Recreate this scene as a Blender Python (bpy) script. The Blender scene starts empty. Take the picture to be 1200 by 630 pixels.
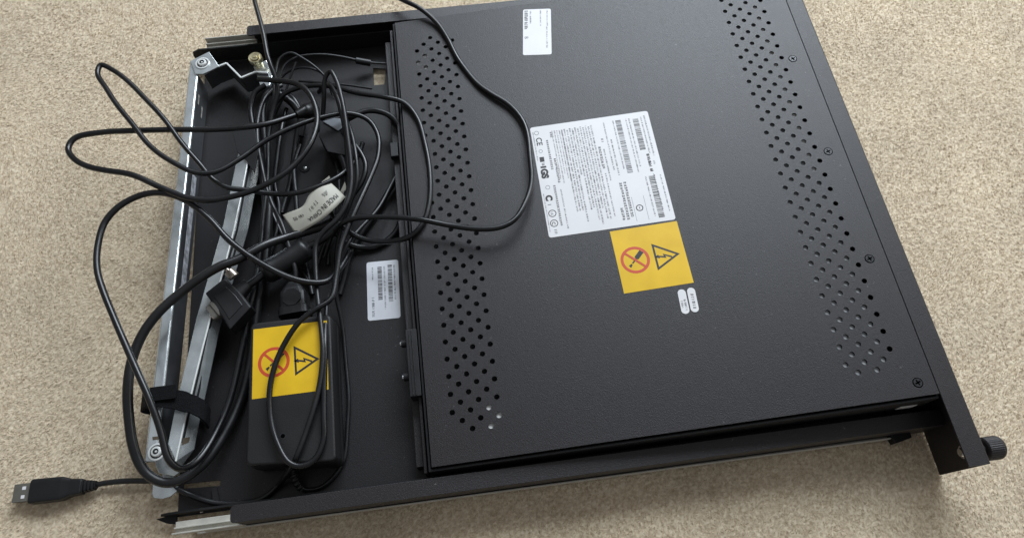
import bpy, bmesh, math, random
import numpy as np
from mathutils import Vector, Matrix
from mathutils.geometry import tessellate_polygon
random.seed(7); rng = np.random.default_rng(7)
C = bpy.context.scene.collection
R_ = math.radians
V = Vector

# ------------------------------------------------------------------ camera (solved from the photograph, millimetres)
CAM = V((-315.193, -264.494, 502.441))
FPX = 801.24
ROT = Matrix.Rotation(R_(-8.39), 3, 'Z') @ Matrix.Rotation(R_(24.025), 3, 'X') @ Matrix.Rotation(R_(0.887), 3, 'Z')
def ray(px, py): return ROT @ V(((px - 600) / FPX, (315 - py) / FPX, -1))
def U(px, py, z):                       # where the sight line meets the level z
    d = ray(px, py); return CAM + d * ((z - CAM.z) / d.z)
S_, L_, W2, ZL, H = 15.28, 341.3, 193.6, 33.8, 54.65
P0 = V((-S_ - L_, 0, ZL)); EX = V((L_, 0, H - ZL)).normalized(); EY = V((0, 1, 0)); EN = EX.cross(EY)
LT = math.hypot(L_, H - ZL)
def PL(u, v, h=0): return P0 + EX * u + EY * v + EN * h
def UP(px, py, h=0):                    # same, on the tilted cover plate
    d = ray(px, py); return CAM + d * ((PL(0, 0, h) - CAM).dot(EN) / d.dot(EN))
def uv(px, py, h=0):
    q = UP(px, py, h) - P0; return (q.dot(EX), q.dot(EY))
def flat(z): return lambda a, b, c: V((a, b, z + c))

# ------------------------------------------------------------------ materials
def mat(name, base, rough=.5, metal=0, spec=.5, noise=None, bump=None, coat=0, var=None):
    m = bpy.data.materials.new(name); m.use_nodes = True
    nt = m.node_tree; b = nt.nodes['Principled BSDF']
    b.inputs['Base Color'].default_value = (*base, 1); b.inputs['Roughness'].default_value = rough
    b.inputs['Metallic'].default_value = metal; b.inputs['Specular IOR Level'].default_value = spec
    b.inputs['Coat Weight'].default_value = coat
    tc = nt.nodes.new('ShaderNodeTexCoord')
    if var:                                     # (scale, amount, detail): mottled colour and gloss
        n = nt.nodes.new('ShaderNodeTexNoise'); n.inputs['Scale'].default_value = var[0]; n.inputs['Detail'].default_value = var[2]
        nt.links.new(tc.outputs['Object'], n.inputs['Vector'])
        r = nt.nodes.new('ShaderNodeMapRange'); r.inputs[1].default_value = .3; r.inputs[2].default_value = .7
        r.inputs[3].default_value = 1 - var[1]; r.inputs[4].default_value = 1 + var[1]
        nt.links.new(n.outputs['Fac'], r.inputs[0])
        mx = nt.nodes.new('ShaderNodeVectorMath'); mx.operation = 'SCALE'; mx.inputs[0].default_value = base
        nt.links.new(r.outputs[0], mx.inputs['Scale']); nt.links.new(mx.outputs[0], b.inputs['Base Color'])
        r2 = nt.nodes.new('ShaderNodeMath'); r2.operation = 'MULTIPLY'; r2.inputs[1].default_value = rough
        nt.links.new(r.outputs[0], r2.inputs[0]); nt.links.new(r2.outputs[0], b.inputs['Roughness'])
    if bump:                                    # (scale, strength, distance m)
        n = nt.nodes.new('ShaderNodeTexNoise'); n.inputs['Scale'].default_value = bump[0]; n.inputs['Detail'].default_value = 2
        nt.links.new(tc.outputs['Object'], n.inputs['Vector'])
        bp = nt.nodes.new('ShaderNodeBump'); bp.inputs['Strength'].default_value = bump[1]; bp.inputs['Distance'].default_value = bump[2]
        nt.links.new(n.outputs['Fac'], bp.inputs['Height']); nt.links.new(bp.outputs['Normal'], b.inputs['Normal'])
    return m
M = {}
def worn(name, base, rough, spec, grain, strength):
    m = mat(name, base, rough, 0, spec, bump=(grain, strength, .0004)); nt = m.node_tree; b = nt.nodes['Principled BSDF']
    tc = nt.nodes['Texture Coordinate']
    def mask(scale, lo, hi, stretch=None, detail=2):
        n = nt.nodes.new('ShaderNodeTexNoise'); n.inputs['Scale'].default_value = scale; n.inputs['Detail'].default_value = detail
        if stretch:
            mp = nt.nodes.new('ShaderNodeMapping'); mp.inputs['Scale'].default_value = stretch; mp.inputs['Rotation'].default_value = (0, 0, .7)
            nt.links.new(tc.outputs['Object'], mp.inputs[0]); nt.links.new(mp.outputs[0], n.inputs['Vector'])
        else: nt.links.new(tc.outputs['Object'], n.inputs['Vector'])
        q = nt.nodes.new('ShaderNodeMapRange'); q.inputs[1].default_value = lo; q.inputs[2].default_value = hi
        nt.links.new(n.outputs['Fac'], q.inputs[0]); return q.outputs[0]
    def op(o, a, c):
        k = nt.nodes.new('ShaderNodeMath'); k.operation = o
        for i, x in enumerate((a, c)):
            if isinstance(x, (int, float)): k.inputs[i].default_value = x
            else: nt.links.new(x, k.inputs[i])
        return k.outputs[0]
    dust = op('MULTIPLY', mask(420, .70, .78), mask(25, .42, .62))
    scuff = op('MULTIPLY', mask(60, .735, .78, (.12, 4, 1)), mask(12, .5, .62))
    tot = op('MINIMUM', op('ADD', dust, op('MULTIPLY', scuff, .5)), 1)
    fine = op('MULTIPLY', mask(1500, .35, .75), .7)
    mx = nt.nodes.new('ShaderNodeMix'); mx.data_type = 'RGBA'; nt.links.new(tot, mx.inputs['Factor'])
    sc_ = nt.nodes.new('ShaderNodeVectorMath'); sc_.operation = 'SCALE'; sc_.inputs[0].default_value = base; nt.links.new(op('ADD', fine, .7), sc_.inputs['Scale'])
    nt.links.new(sc_.outputs[0], mx.inputs['A']); mx.inputs['B'].default_value = (.11, .105, .10, 1)
    nt.links.new(mx.outputs['Result'], b.inputs['Base Color']); return m
M['powder'] = worn('black_powder_coat', (.0205, .0175, .0190), .43, .48, 1700, .55)
M['tray'] = worn('black_tray_paint', (.0150, .0135, .0145), .46, .4, 1500, .35)
M['black'] = mat('dull_black_steel', (.010, .010, .011), .6, 0, .35, bump=(700, .3, .0003))
M['plastic'] = mat('black_moulded_plastic', (.010, .010, .011), .42, 0, .45, bump=(1500, .35, .0002), var=(60, .15, 3))
M['rubber'] = mat('black_cable_jacket', (.007, .007, .008), .31, 0, .5, bump=(500, .12, .0002), var=(40, .25, 3))
M['rubber2'] = mat('charcoal_cable_jacket', (.010, .010, .011), .36, 0, .5, bump=(500, .12, .0002), var=(40, .25, 3))
M['zinc'] = mat('zinc_plated_steel', (.70, .75, .765), .24, .76, .5, bump=(160, .12, .0003), var=(75, .16, 6))
M['palezinc2'] = mat('pale_metal_and_highlight', (.86, .88, .86), .3, .3)  # pale rivet and edge metal; on the ridge it paints a highlight
M['palezinc'] = mat('pale_slide_steel', (.54, .52, .46), .45, .25, .5, var=(120, .12, 4))
M['steel'] = mat('bright_steel', (.66, .66, .66), .25, 1, .5, var=(90, .15, 3))
M['nickel'] = mat('dull_nickel', (.15, .14, .12), .6, .3, .5, var=(120, .12, 3))
M['brass'] = mat('yellow_zinc', (.74, .66, .42), .33, .9, .5, var=(150, .25, 3))
M['copper'] = mat('coppery_screw', (.74, .64, .55), .35, .9, .5, var=(150, .25, 3))
M['screwblack'] = mat('blackened_screw', (.032, .032, .034), .35, .3, .5, var=(300, .2, 3))
M['brown'] = mat('brown_slot_fill', (.09, .07, .045), .6)  # flat brown fill of the small arm slots
M['plastic2'] = mat('textured_black_casing', (.013, .0125, .013), .45, 0, .45, bump=(1100, .35, .0003), var=(30, .12, 3))
M['darkzinc'] = mat('shaded_dull_zinc', (.065, .067, .072), .45, .2, .5, var=(90, .2, 4))  # zinc of the web, darkened to hold the black tray's reflection
M['blockface'] = mat('pale_grey_plug_face', (.27, .29, .32), .45)
M['void'] = mat('unlit_black_gap', (.002, .002, .002), .9, 0, .0)
M['bracketzinc'] = mat('shaded_bracket_zinc', (.085, .087, .092), .45, .25, .5, var=(90, .2, 4))  # bracket face: the dark mirrored in its zinc is put into the colour
M['velcro'] = mat('black_hook_tape', (.008, .008, .009), .95, 0, .15, bump=(1400, 1, .0008), var=(500, .5, 3))
M['paper'] = mat('white_label_stock', (.775, .76, .76), .45, 0, .4, var=(30, .04, 3))
M['paper2'] = mat('pale_grey_label_stock', (.74, .75, .79), .45, 0, .4, var=(60, .06, 3))
M['wornpaper'] = mat('worn_grey_label', (.46, .47, .50), .6, 0, .3, var=(240, .5, 5))
M['tagpaper'] = mat('cream_tag_vinyl', (.49, .47, .40), .5, 0, .4, bump=(140, .15, .0003), var=(90, .07, 4))
M['yellow'] = mat('yellow_label_vinyl', (.78, .485, .014), .42, 0, .4, var=(45, .09, 5), bump=(70, .1, .0004))
M['ink'] = mat('black_print', (.02, .02, .022), .5)
M['ink2'] = mat('grey_print', (.075, .075, .085), .5)
M['red'] = mat('red_print', (.60, .075, .025), .45)
M['lcdback'] = mat('pressed_steel_panel_back', (.36, .37, .38), .45, .3, .5, var=(80, .25, 4))
M['whiteplate'] = mat('white_strip_and_lit_slot', (.78, .78, .76), .5)
M['slot'] = mat('slot_reflection', (.55, .53, .48), .5, .5, .5, var=(200, .3, 4))

# ------------------------------------------------------------------ mesh builder (all input in world millimetres)
ORG = {}
class MB:
    def __init__(s): s.v = []; s.f = []; s.m = []; s.sm = []
    def add(s, vs, fs, mi=0, smooth=False):
        o = len(s.v); s.v += [V(p) for p in vs]
        for f in fs: s.f.append([o + i for i in f]); s.m.append(mi); s.sm.append(smooth)
        return s
    def box(s, a, b, fr=None, mi=0):
        fr = fr or (lambda x, y, z: V((x, y, z)))
        x0, y0, z0 = a; x1, y1, z1 = b
        vs = [fr(x, y, z) for z in (z0, z1) for x, y in ((x0, y0), (x1, y0), (x1, y1), (x0, y1))]
        return s.add(vs, [(3, 2, 1, 0), (4, 5, 6, 7), (0, 1, 5, 4), (1, 2, 6, 5), (2, 3, 7, 6), (3, 0, 4, 7)], mi)
    def prism(s, poly, z0, z1, fr, holes=(), mi=0):
        loops = [list(poly)] + [list(h) for h in holes]
        tri = tessellate_polygon([[V((x, y, 0)) for x, y in l] for l in loops])
        pts = [p for l in loops for p in l]; n = len(pts)
        vs = [fr(x, y, z0) for x, y in pts] + [fr(x, y, z1) for x, y in pts]
        fs = []
        for t in tri:
            a, b, c = (pts[i] for i in t)
            if (b[0]-a[0])*(c[1]-a[1]) - (b[1]-a[1])*(c[0]-a[0]) < 0: t = (t[0], t[2], t[1])
            fs.append((t[0]+n, t[1]+n, t[2]+n)); fs.append((t[2], t[1], t[0]))
        k = 0
        for li, l in enumerate(loops):
            ar = sum(l[i-1][0]*l[i][1] - l[i][0]*l[i-1][1] for i in range(len(l)))
            fwd = (ar > 0) == (li == 0)
            for i in range(len(l)):
                a, b = k + i, k + (i + 1) % len(l)
                fs.append((a, b, b+n, a+n) if fwd else (b, a, a+n, b+n))
            k += len(l)
        return s.add(vs, fs, mi)
    def loft(s, rings, mi=0, smooth=True, caps=True, closed=False):
        n = len(rings[0]); vs = [p for r in rings for p in r]; fs = []
        R = len(rings)
        for i in range(R if closed else R - 1):
            j = (i + 1) % R
            for k in range(n): fs.append((i*n+k, i*n+(k+1) % n, j*n+(k+1) % n, j*n+k))
        o = len(s.f); s.add(vs, fs, mi, smooth)
        if caps and not closed:
            s.add(rings[0], [tuple(range(n-1, -1, -1))], mi); s.add(rings[-1], [tuple(range(n))], mi)
        return s
    def tube(s, pts, r, n=12, mi=0, rfun=None):
        P = np.array([tuple(p) for p in pts]); T = np.gradient(P, axis=0); T /= np.linalg.norm(T, axis=1)[:, None]
        ref = V((0, 0, 1)); t0 = V(T[0]); 
        if abs(t0.dot(ref)) > .9: ref = V((1, 0, 0))
        nn = (ref - t0 * ref.dot(t0)).normalized(); rings = []
        for i in range(len(P)):
            t = V(T[i]); nn = (nn - t * nn.dot(t)).normalized(); b = t.cross(nn)
            rr = r if rfun is None else rfun(i / (len(P) - 1))
            rings.append([V(P[i]) + (nn * math.cos(a) + b * math.sin(a)) * rr for a in (2*math.pi*k/n for k in range(n))])
        return s.loft(rings, mi)
    def cyl(s, a, b, r, n=20, mi=0, r2=None):
        a, b = V(a), V(b); t = (b - a).normalized(); x = t.orthogonal().normalized(); y = t.cross(x)
        rg = lambda c, q: [c + (x*math.cos(2*math.pi*k/n) + y*math.sin(2*math.pi*k/n))*q for k in range(n)]
        A, B = rg(a, r), rg(b, r if r2 is None else r2)
        s.loft([A, B], mi, True, False); s.add(A, [tuple(range(n-1, -1, -1))], mi); s.add(B, [tuple(range(n))], mi)
        return s
    def build(s, name, mats, parent=None, org=None, bevel=0, seg=2):
        if not isinstance(mats, (list, tuple)): mats = [mats]
        if org is None:
            lo = [min(p[i] for p in s.v) for i in range(3)]; hi = [max(p[i] for p in s.v) for i in range(3)]
            org = V(((lo[0]+hi[0])/2, (lo[1]+hi[1])/2, lo[2]))
        me = bpy.data.meshes.new(name)
        me.from_pydata([tuple((p - org) * .001) for p in s.v], [], s.f)
        for m in mats: me.materials.append(m)
        me.polygons.foreach_set('material_index', s.m); me.polygons.foreach_set('use_smooth', s.sm)
        me.update()
        o = bpy.data.objects.new(name, me); C.objects.link(o); place(o, org, parent)
        if bevel:
            b = o.modifiers.new('edge', 'BEVEL'); b.width = bevel*.001; b.segments = seg; b.limit_method = 'ANGLE'; b.angle_limit = R_(40)
        return o
def place(o, org, parent):
    ORG[o.name] = V(org)
    if parent: o.parent = parent; o.location = (V(org) - ORG[parent.name]) * .001
    else: o.location = V(org) * .001
def thing(name, label, cat, org, group=None):
    o = bpy.data.objects.new(name, None); o.empty_display_size = .02; C.objects.link(o); place(o, org, None)
    return tag(o, label, cat, group)
def tag(o, label, cat, group=None):
    o['label'] = label; o['category'] = cat
    if group: o['group'] = group
    return o
def circle(cx, cy, r, n=14, a0=0): return [(cx + r*math.cos(a0+2*math.pi*k/n), cy + r*math.sin(a0+2*math.pi*k/n)) for k in range(n)]
def rrect(x0, y0, x1, y1, r, n=5):
    out = []
    for cx, cy, a in ((x1-r, y1-r, 0), (x0+r, y1-r, 90), (x0+r, y0+r, 180), (x1-r, y0+r, 270)):
        for k in range(n+1): t = R_(a + 90*k/n); out.append((cx + r*math.cos(t), cy + r*math.sin(t)))
    return out
def spline(P, step=2.0):                # Catmull-Rom (centripetal) through control points
    P = [V(p) for p in P]; P = [P[0]*2 - P[1]] + P + [P[-1]*2 - P[-2]]; out = []
    for i in range(1, len(P)-2):
        p0, p1, p2, p3 = P[i-1:i+3]
        t0 = 0; t1 = t0 + max((p1-p0).length, 1e-3)**.5; t2 = t1 + max((p2-p1).length, 1e-3)**.5; t3 = t2 + max((p3-p2).length, 1e-3)**.5
        n = max(2, int((p2-p1).length/step))
        for k in range(n):
            t = t1 + (t2-t1)*k/n
            a1 = p0*((t1-t)/(t1-t0)) + p1*((t-t0)/(t1-t0)); a2 = p1*((t2-t)/(t2-t1)) + p2*((t-t1)/(t2-t1)); a3 = p2*((t3-t)/(t3-t2)) + p3*((t-t2)/(t3-t2))
            b1 = a1*((t2-t)/(t2-t0)) + a2*((t-t0)/(t2-t0)); b2 = a2*((t3-t)/(t3-t1)) + a3*((t-t1)/(t3-t1))
            out.append(b1*((t2-t)/(t2-t1)) + b2*((t-t1)/(t2-t1)))
    out.append(P[-2]); return smooth(out, 2)
def smooth(P, it):
    for _ in range(it): P = [P[0]] + [(P[i-1] + P[i]*2 + P[i+1])/4 for i in range(1, len(P)-1)] + [P[-1]]
    return P
def path(pts):
    P = spline_(pts); n = len(P); a = [(random.uniform(45, 110), random.uniform(0, 6.3), V((random.uniform(-1, 1), random.uniform(-1, 1), random.uniform(-.6, .6)))*.3) for _ in range(4)]
    out = []; L = 0
    for i, p in enumerate(P):
        if i: L += (p - P[i-1]).length
        f = min(1, i/6, (n-1-i)/6)
        out.append(p + sum((d*math.sin(6.283*L/w_ + f_) for w_, f_, d in a), V((0, 0, 0)))*f)
    return out
def spline_(pts): return spline([UP(p[0], p[1], float(p[2][1:])) if isinstance(p[2], str) else U(*p) for p in pts])
def srect(c, x, y, w, h, e=4, n=20):    # superellipse ring
    out = []
    for k in range(n):
        t = 2*math.pi*k/n; ct, st = math.cos(t), math.sin(t)
        out.append(c + x*(w/2*math.copysign(abs(ct)**(2/e), ct)) + y*(h/2*math.copysign(abs(st)**(2/e), st)))
    return out

def fixn(o):
    bm = bmesh.new(); bm.from_mesh(o.data); bmesh.ops.recalc_face_normals(bm, faces=bm.faces); bm.to_mesh(o.data); bm.free(); return o

# ------------------------------------------------------------------ carpet
TUFT = 1.7
def carpet():
    def axis(lo, hi, f, far, c):
        a = np.arange(lo, hi, f); n = np.geomspace(f, c, 40)
        r = hi + np.cumsum(n); l = lo - np.cumsum(n); r = r[r < hi + far]; l = l[l > lo - far]
        return np.concatenate([l[::-1], a, r])
    xs = axis(-755, 262, .85, 1500, 60); ys = axis(-305, 310, .85, 1500, 60)
    X, Y = np.meshgrid(xs, ys, indexing='ij'); nx, ny = X.shape
    G = 2048; jx = rng.random((G, G)); jy = rng.random((G, G)); hh = rng.random((G, G))
    gx, gy = X/TUFT + 900, Y/TUFT + 900; ix, iy = np.floor(gx).astype(int), np.floor(gy).astype(int)
    best = np.full(X.shape, 9.); cell = np.zeros(X.shape)
    for dx in (-1, 0, 1):
        for dy in (-1, 0, 1):
            a, b = (ix+dx) % G, (iy+dy) % G
            d = (ix+dx+jx[a, b]-gx)**2 + (iy+dy+jy[a, b]-gy)**2
            m = d < best; best = np.where(m, d, best); cell = np.where(m, hh[a, b], cell)
    def lowf(sc):
        t = rng.random((512, 512)); u, v = (X + 2300)/sc, (Y + 2000)/sc
        i, j = np.floor(u).astype(int), np.floor(v).astype(int); fu, fv = u-i, v-j
        fu, fv = fu*fu*(3-2*fu), fv*fv*(3-2*fv)
        return (t[i, j]*(1-fu)+t[i+1, j]*fu)*(1-fv) + (t[i, j+1]*(1-fu)+t[i+1, j+1]*fu)*fv
    Z = -2.7 + 1.0*np.sqrt(np.clip(1-best*1.15, 0, 1)) + .55*cell + 1.1*lowf(52) + .25*lowf(9) + .4*rng.random(X.shape)
    Z -= .8
    co = np.stack([X, Y, Z], -1).reshape(-1, 3)*.001
    idx = np.arange(nx*ny).reshape(nx, ny)
    q = np.stack([idx[:-1, :-1], idx[1:, :-1], idx[1:, 1:], idx[:-1, 1:]], -1).reshape(-1, 4)
    col = (cell*.6 + .4*rng.random(X.shape)).ravel()
    # the pile itself: leaning fibre ends, combed in slowly turning directions
    N = 430000
    bx, by = rng.uniform(-755, 262, N), rng.uniform(-305, 309, N)
    keep = ~((bx > -525) & (bx < -6) & (np.abs(by) < 205)); bx, by = bx[keep], by[keep]; N = len(bx)
    ii = np.clip(np.searchsorted(xs, bx) - 1, 0, nx-2); jj = np.clip(np.searchsorted(ys, by) - 1, 0, ny-2)
    bz = Z[ii, jj] - .2
    ph = 6.283*lowf(95)[ii, jj]*1.3 + rng.normal(0, 1.0, N); el = rng.uniform(.25, 1.0, N); ln = rng.uniform(1.3, 2.7, N); wd = rng.uniform(.14, .28, N)
    base = np.stack([bx, by, bz], -1); d = np.stack([np.cos(ph)*np.cos(el), np.sin(ph)*np.cos(el), np.sin(el)], -1)
    sd = np.stack([-np.sin(ph), np.cos(ph), rng.normal(0, .35, N)], -1)
    tip = base + d*ln[:, None]
    bl = np.stack([base - sd*wd[:, None], base + sd*wd[:, None], tip + sd*wd[:, None]*.5, tip - sd*wd[:, None]*.5], 1).reshape(-1, 3)*.001
    q = np.concatenate([q, (np.arange(4*N) + len(co)).reshape(-1, 4)]); co = np.concatenate([co, bl])
    col = np.concatenate([col, np.repeat(np.clip(rng.normal(.62, .13, N), 0, 1), 4)])
    me = bpy.data.meshes.new('carpet'); me.vertices.add(len(co)); me.vertices.foreach_set('co', co.ravel())
    me.loops.add(q.size); me.loops.foreach_set('vertex_index', q.ravel().astype(np.int32))
    me.polygons.add(len(q)); me.polygons.foreach_set('loop_start', np.arange(0, q.size, 4, dtype=np.int32))
    me.polygons.foreach_set('use_smooth', np.ones(len(q), bool)); me.update(calc_edges=True)
    at = me.attributes.new('tuft', 'FLOAT', 'POINT'); at.data.foreach_set('value', col.astype(np.float32))
    m = bpy.data.materials.new('beige_cut_pile'); m.use_nodes = True; nt = m.node_tree; b = nt.nodes['Principled BSDF']
    b.inputs['Roughness'].default_value = .95; b.inputs['Specular IOR Level'].default_value = .1
    b.inputs['Sheen Weight'].default_value = .25; b.inputs['Sheen Roughness'].default_value = .6
    a = nt.nodes.new('ShaderNodeAttribute'); a.attribute_name = 'tuft'
    r = nt.nodes.new('ShaderNodeValToRGB'); nt.links.new(a.outputs['Fac'], r.inputs[0])
    e = r.color_ramp.elements; e[0].position = .05; e[0].color = (.485, .374, .250, 1); e[1].position = .95; e[1].color = (.83, .712, .530, 1)
    tc = nt.nodes.new('ShaderNodeTexCoord'); n = nt.nodes.new('ShaderNodeTexNoise'); n.inputs['Scale'].default_value = 12; n.inputs['Detail'].default_value = 4
    nt.links.new(tc.outputs['Object'], n.inputs['Vector'])
    mr = nt.nodes.new('ShaderNodeMapRange'); mr.inputs[1].default_value = .3; mr.inputs[2].default_value = .7; mr.inputs[3].default_value = .92; mr.inputs[4].default_value = 1.07
    nt.links.new(n.outputs['Fac'], mr.inputs[0])
    mx = nt.nodes.new('ShaderNodeVectorMath'); mx.operation = 'SCALE'; nt.links.new(r.outputs[0], mx.inputs[0]); nt.links.new(mr.outputs[0], mx.inputs['Scale'])
    nt.links.new(mx.outputs[0], b.inputs['Base Color'])
    me.materials.append(m)
    o = bpy.data.objects.new('carpet', me); C.objects.link(o); o['kind'] = 'structure'
    ORG['carpet'] = V((0, 0, 0))
carpet()

# ------------------------------------------------------------------ print helpers: frame fr(x, y, z) with x = reading direction, y = up
def glyphs(mb, fr, x, y, length, h, heavy=1.0, mi=1, z=.0, fill=.8, word=True):
    e = x + length; run = 0
    while x < e:
        w = h*random.uniform(.45, .7)
        if word and run > random.randint(3, 9): x += w*.8; run = 0; continue
        run += 1; t = h*.17*heavy
        k = random.random(); zz = (z, z+.04)
        if k < .75: mb.box((x, y, zz[0]), (x+t, y+h, zz[1]), fr, mi)
        if k > .35: mb.box((x+w*.55, y, zz[0]), (x+w*.55+t, y+h*random.choice((.65, 1)), zz[1]), fr, mi)
        yy = y + random.choice((0, h*.42, h*.8)); mb.box((x+t, yy, zz[0]), (x+w*.55, yy+t, zz[1]), fr, mi)
        x += w*1.2
def hanzi(mb, fr, x, y, length, h, mi=1, z=0):
    e = x + length
    while x < e - h*.5:
        t = h*.13
        for yy in random.sample((0, .3, .58, .86), 3): mb.box((x, y+h*yy, z), (x+h*.82, y+h*yy+t, z+.04), fr, mi)
        for xx in random.sample((.05, .36, .68), 2): mb.box((x+h*xx, y+h*.1, z+.045), (x+h*xx+t, y+h*.95, z+.08), fr, mi)
        x += h*1.12
def barcode(mb, fr, x, y, length, h, mi=1, z=0):
    e = x + length
    while x < e:
        w = random.choice((.28, .28, .5, .75)); mb.box((x, y, z), (x+w, y+h, z+.04), fr, mi); x += w + random.choice((.28, .3, .5, .7))
def ring(mb, fr, cx, cy, r0, r1, mi=1, z=0, n=28):
    mb.prism(circle(cx, cy, r1, n), z, z+.04, fr, [circle(cx, cy, r0, n)], mi)
def text(mb, fr, body, x, y, size, mi=1, z=0, bold=0, fontname=None):
    cu = bpy.data.curves.new('lettering', 'FONT'); cu.body = body; cu.size = size; cu.offset = bold
    o = bpy.data.objects.new('lettering', cu); C.objects.link(o)
    dg = bpy.context.evaluated_depsgraph_get(); me = bpy.data.meshes.new_from_object(o.evaluated_get(dg))
    mb.add([fr(x+v.co.x, y+v.co.y, z+.04) for v in me.vertices], [tuple(p.vertices) for p in me.polygons], mi)
    bpy.data.objects.remove(o); bpy.data.curves.remove(cu); bpy.data.meshes.remove(me)
def quadframe(pTL, pTR, pBL, n):
    """reading frame of a sticker: origin at its lower-left as read, x along reading, y up, sizes returned"""
    x = (pTR - pTL); y = (pTL - pBL); lx, ly = x.length, y.length; x = x.normalized(); y = (y - x*y.dot(x)).normalized()
    o = pTL - y*ly
    return (lambda a, b, c: o + x*a + y*b + n*c), lx, ly
def warning(mb, fr, lx, ly):
    mb.prism(rrect(0, 0, lx, ly, .4, 2), 0, .12, fr, (), 0)
    z = .13; c = (lx*.55, ly*.40)
    return z
# reading direction of every label on the device runs towards -Y, letter tops towards +X

# ------------------------------------------------------------------ the console drawer
root = thing('rack_console_drawer', 'black rack-mount console drawer lying upside down on the beige carpet', 'console drawer', (-250, 0, 0))

# cover plate with its two perforated fields
def field(px, py, mirror, top_px, ncol=6):
    pass
holes_uv = []
qa = uv(530, 483); qb = uv(507, 187+0)          # first column, bottom hole ; (used for pitch only)
c0 = [uv(530, 483), uv(541.6, 493), uv(553.7, 501.6), uv(563, 489.6), uv(575, 500), uv(585, 487)]
t2 = uv(503, 44.5); b2 = uv(553.7, 501.6)
r5 = uv(1042.6, 408.5); r1 = uv(1007, 436); r0 = uv(991, 427.5)
PITCHX = (c0[5][0] - c0[0][0]) / 5
r_a, r_b = uv(1042.6, 408.5), uv(880+252/2.737, 220+4/2.737)
PITCHY = (r_b[1] - r_a[1]) / 10
nrow = round((t2[1] - b2[1]) / PITCHY); PYL = (t2[1] - b2[1]) / nrow
print('pitch', PITCHX, PITCHY, PYL, nrow, 'left', c0, 't2', t2, 'right', r5, r1, r0)
HR = 1.95
lefth, righth = [], []
for k in range(6):
    u = c0[0][0] + PITCHX*k; off = (0, 1, 2, 1, 2, 1)[k]
    y0 = b2[1] + PYL*(2-off)/2
    top = t2[1] - PYL*(2, 1, 0, 1, 0, 1)[k]/2
    n = round((top - y0)/PYL)
    for j in range(n+1): lefth.append((u, y0 + PYL*j))
PRX = (r5[0] - r0[0]) / 5
for k in range(6):
    u = r5[0] - PRX*(5-k); off = (1, 2, 1, 2, 1, 0)[k]
    y0 = r5[1] - PITCHY*off/2
    n = int((t2[1] - y0)/PITCHY + .3)
    for j in range(n+1): righth.append((u, y0 + PITCHY*j))
print('holes', len(lefth), len(righth))
mb = MB()
mb.prism([(0, -W2), (LT-.35, -W2), (LT-.35, W2), (0, W2)], -1.2, 0, PL, [circle(u, v, HR) for u, v in lefth + righth])
plate = mb.build('cover_plate', M['powder'], root, PL(0, 0, 0))

# what lies behind the holes, body rim
mb = MB(); G = 2.6
mb.prism([(-G, -W2-G), (LT-.4, -W2-G), (LT-.4, W2+1.2), (-G, W2+1.2)], -30, -2.2, PL, [[(-1, -W2-1), (LT-2, -W2-1), (LT-2, W2-.5), (-1, W2-.5)]])
mb.prism([(-.9, -W2-.9), (LT-2.1, -W2-.9), (LT-2.1, W2-.6), (-.9, W2-.6)], -10, -9, PL)
body = mb.build('display_housing', M['black'], root, PL(0, 0, -30), .3)
mb = MB()
xa, xb = righth[0][0]-12, r5[0]-PRX*.5
vs = [PL(x, y, h+d) for d in (-1, 0) for x, y, h in ((xa, -W2+6, -1.55), (xb, -W2+6, -1.55), (xb, W2-4, -3.2), (xa, W2-4, -3.2))]
mb.add(vs, [(3, 2, 1, 0), (4, 5, 6, 7), (0, 1, 5, 4), (1, 2, 6, 5), (2, 3, 7, 6), (3, 0, 4, 7)])
mb.build('panel_back', M['lcdback'], body)
for lo, hi in (((r5[0]-PRX*1.5, r5[1]+PITCHY*11, -3.0), (r5[0]-PRX*.5, W2-4, -2.15)),
               ((c0[3][0]-1.9+PITCHX*1, c0[4][1]-3, -3.0), (c0[5][0]+4, c0[5][1]+PYL*.5+2.5, -1.7)),
               ((c0[0][0]-2.6, t2[1]-PYL*2.6, -3.6), (c0[0][0]+PITCHX*1.4, t2[1]-PYL*1.3, -2.0))):
    mb = MB(); mb.box(lo, hi, PL); mb.build('backing_tape', M['whiteplate'], body)
# white block painting the lit carpet seen through a slot in the housing
q = U(1060, 481, 30); mb = MB(); yy = -W2-G
mb.box((q.x-6, yy-.4, 29.5), (q.x+6, yy+.5, 37)); mb.build('lit_slot_patch', M['whiteplate'], body)

# screws of the plate
mb = MB(); sc0 = uv(929, 69)
def screw_mesh(c):
    m = MB(); o = PL(*c); X, Y = EX, EY
    f = lambda a, b, h: o + X*a + Y*b + EN*h
    m.prism(circle(0, 0, 3.5, 24), .02, .06, f, [circle(0, 0, 2.9, 24)], 2)
    cross = []
    for k in range(4):
        a = R_(90*k + 20); ca, sa = math.cos(a), math.sin(a)
        for p, q in ((.55, -.55), (2.0, -.5), (2.0, .5)): cross.append((p*ca - q*sa, p*sa + q*ca))
    m.prism(circle(0, 0, 2.8, 24), .02, .3, f, [cross], 1); m.prism(circle(0, 0, 2.6, 16), .005, .03, f, (), 2)
    return m, o
m_, o_ = screw_mesh(sc0); scr = m_.build('screw', [M['powder'], M['screwblack'], M['void']], plate, o_)
for px, py in ((970.5, 177.4), (1019, 303), (1075.5, 448)):
    c = scr.copy(); C.objects.link(c); place(c, PL(*uv(px, py)), plate)
for uu in (120, 228): 
    pass

# labels on the plate
def card(cTL, cTR, cBL, h=.03, fr=None): return quadframe(UP(*cTL, h), UP(*cTR, h), UP(*cBL, h), EN)
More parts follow.
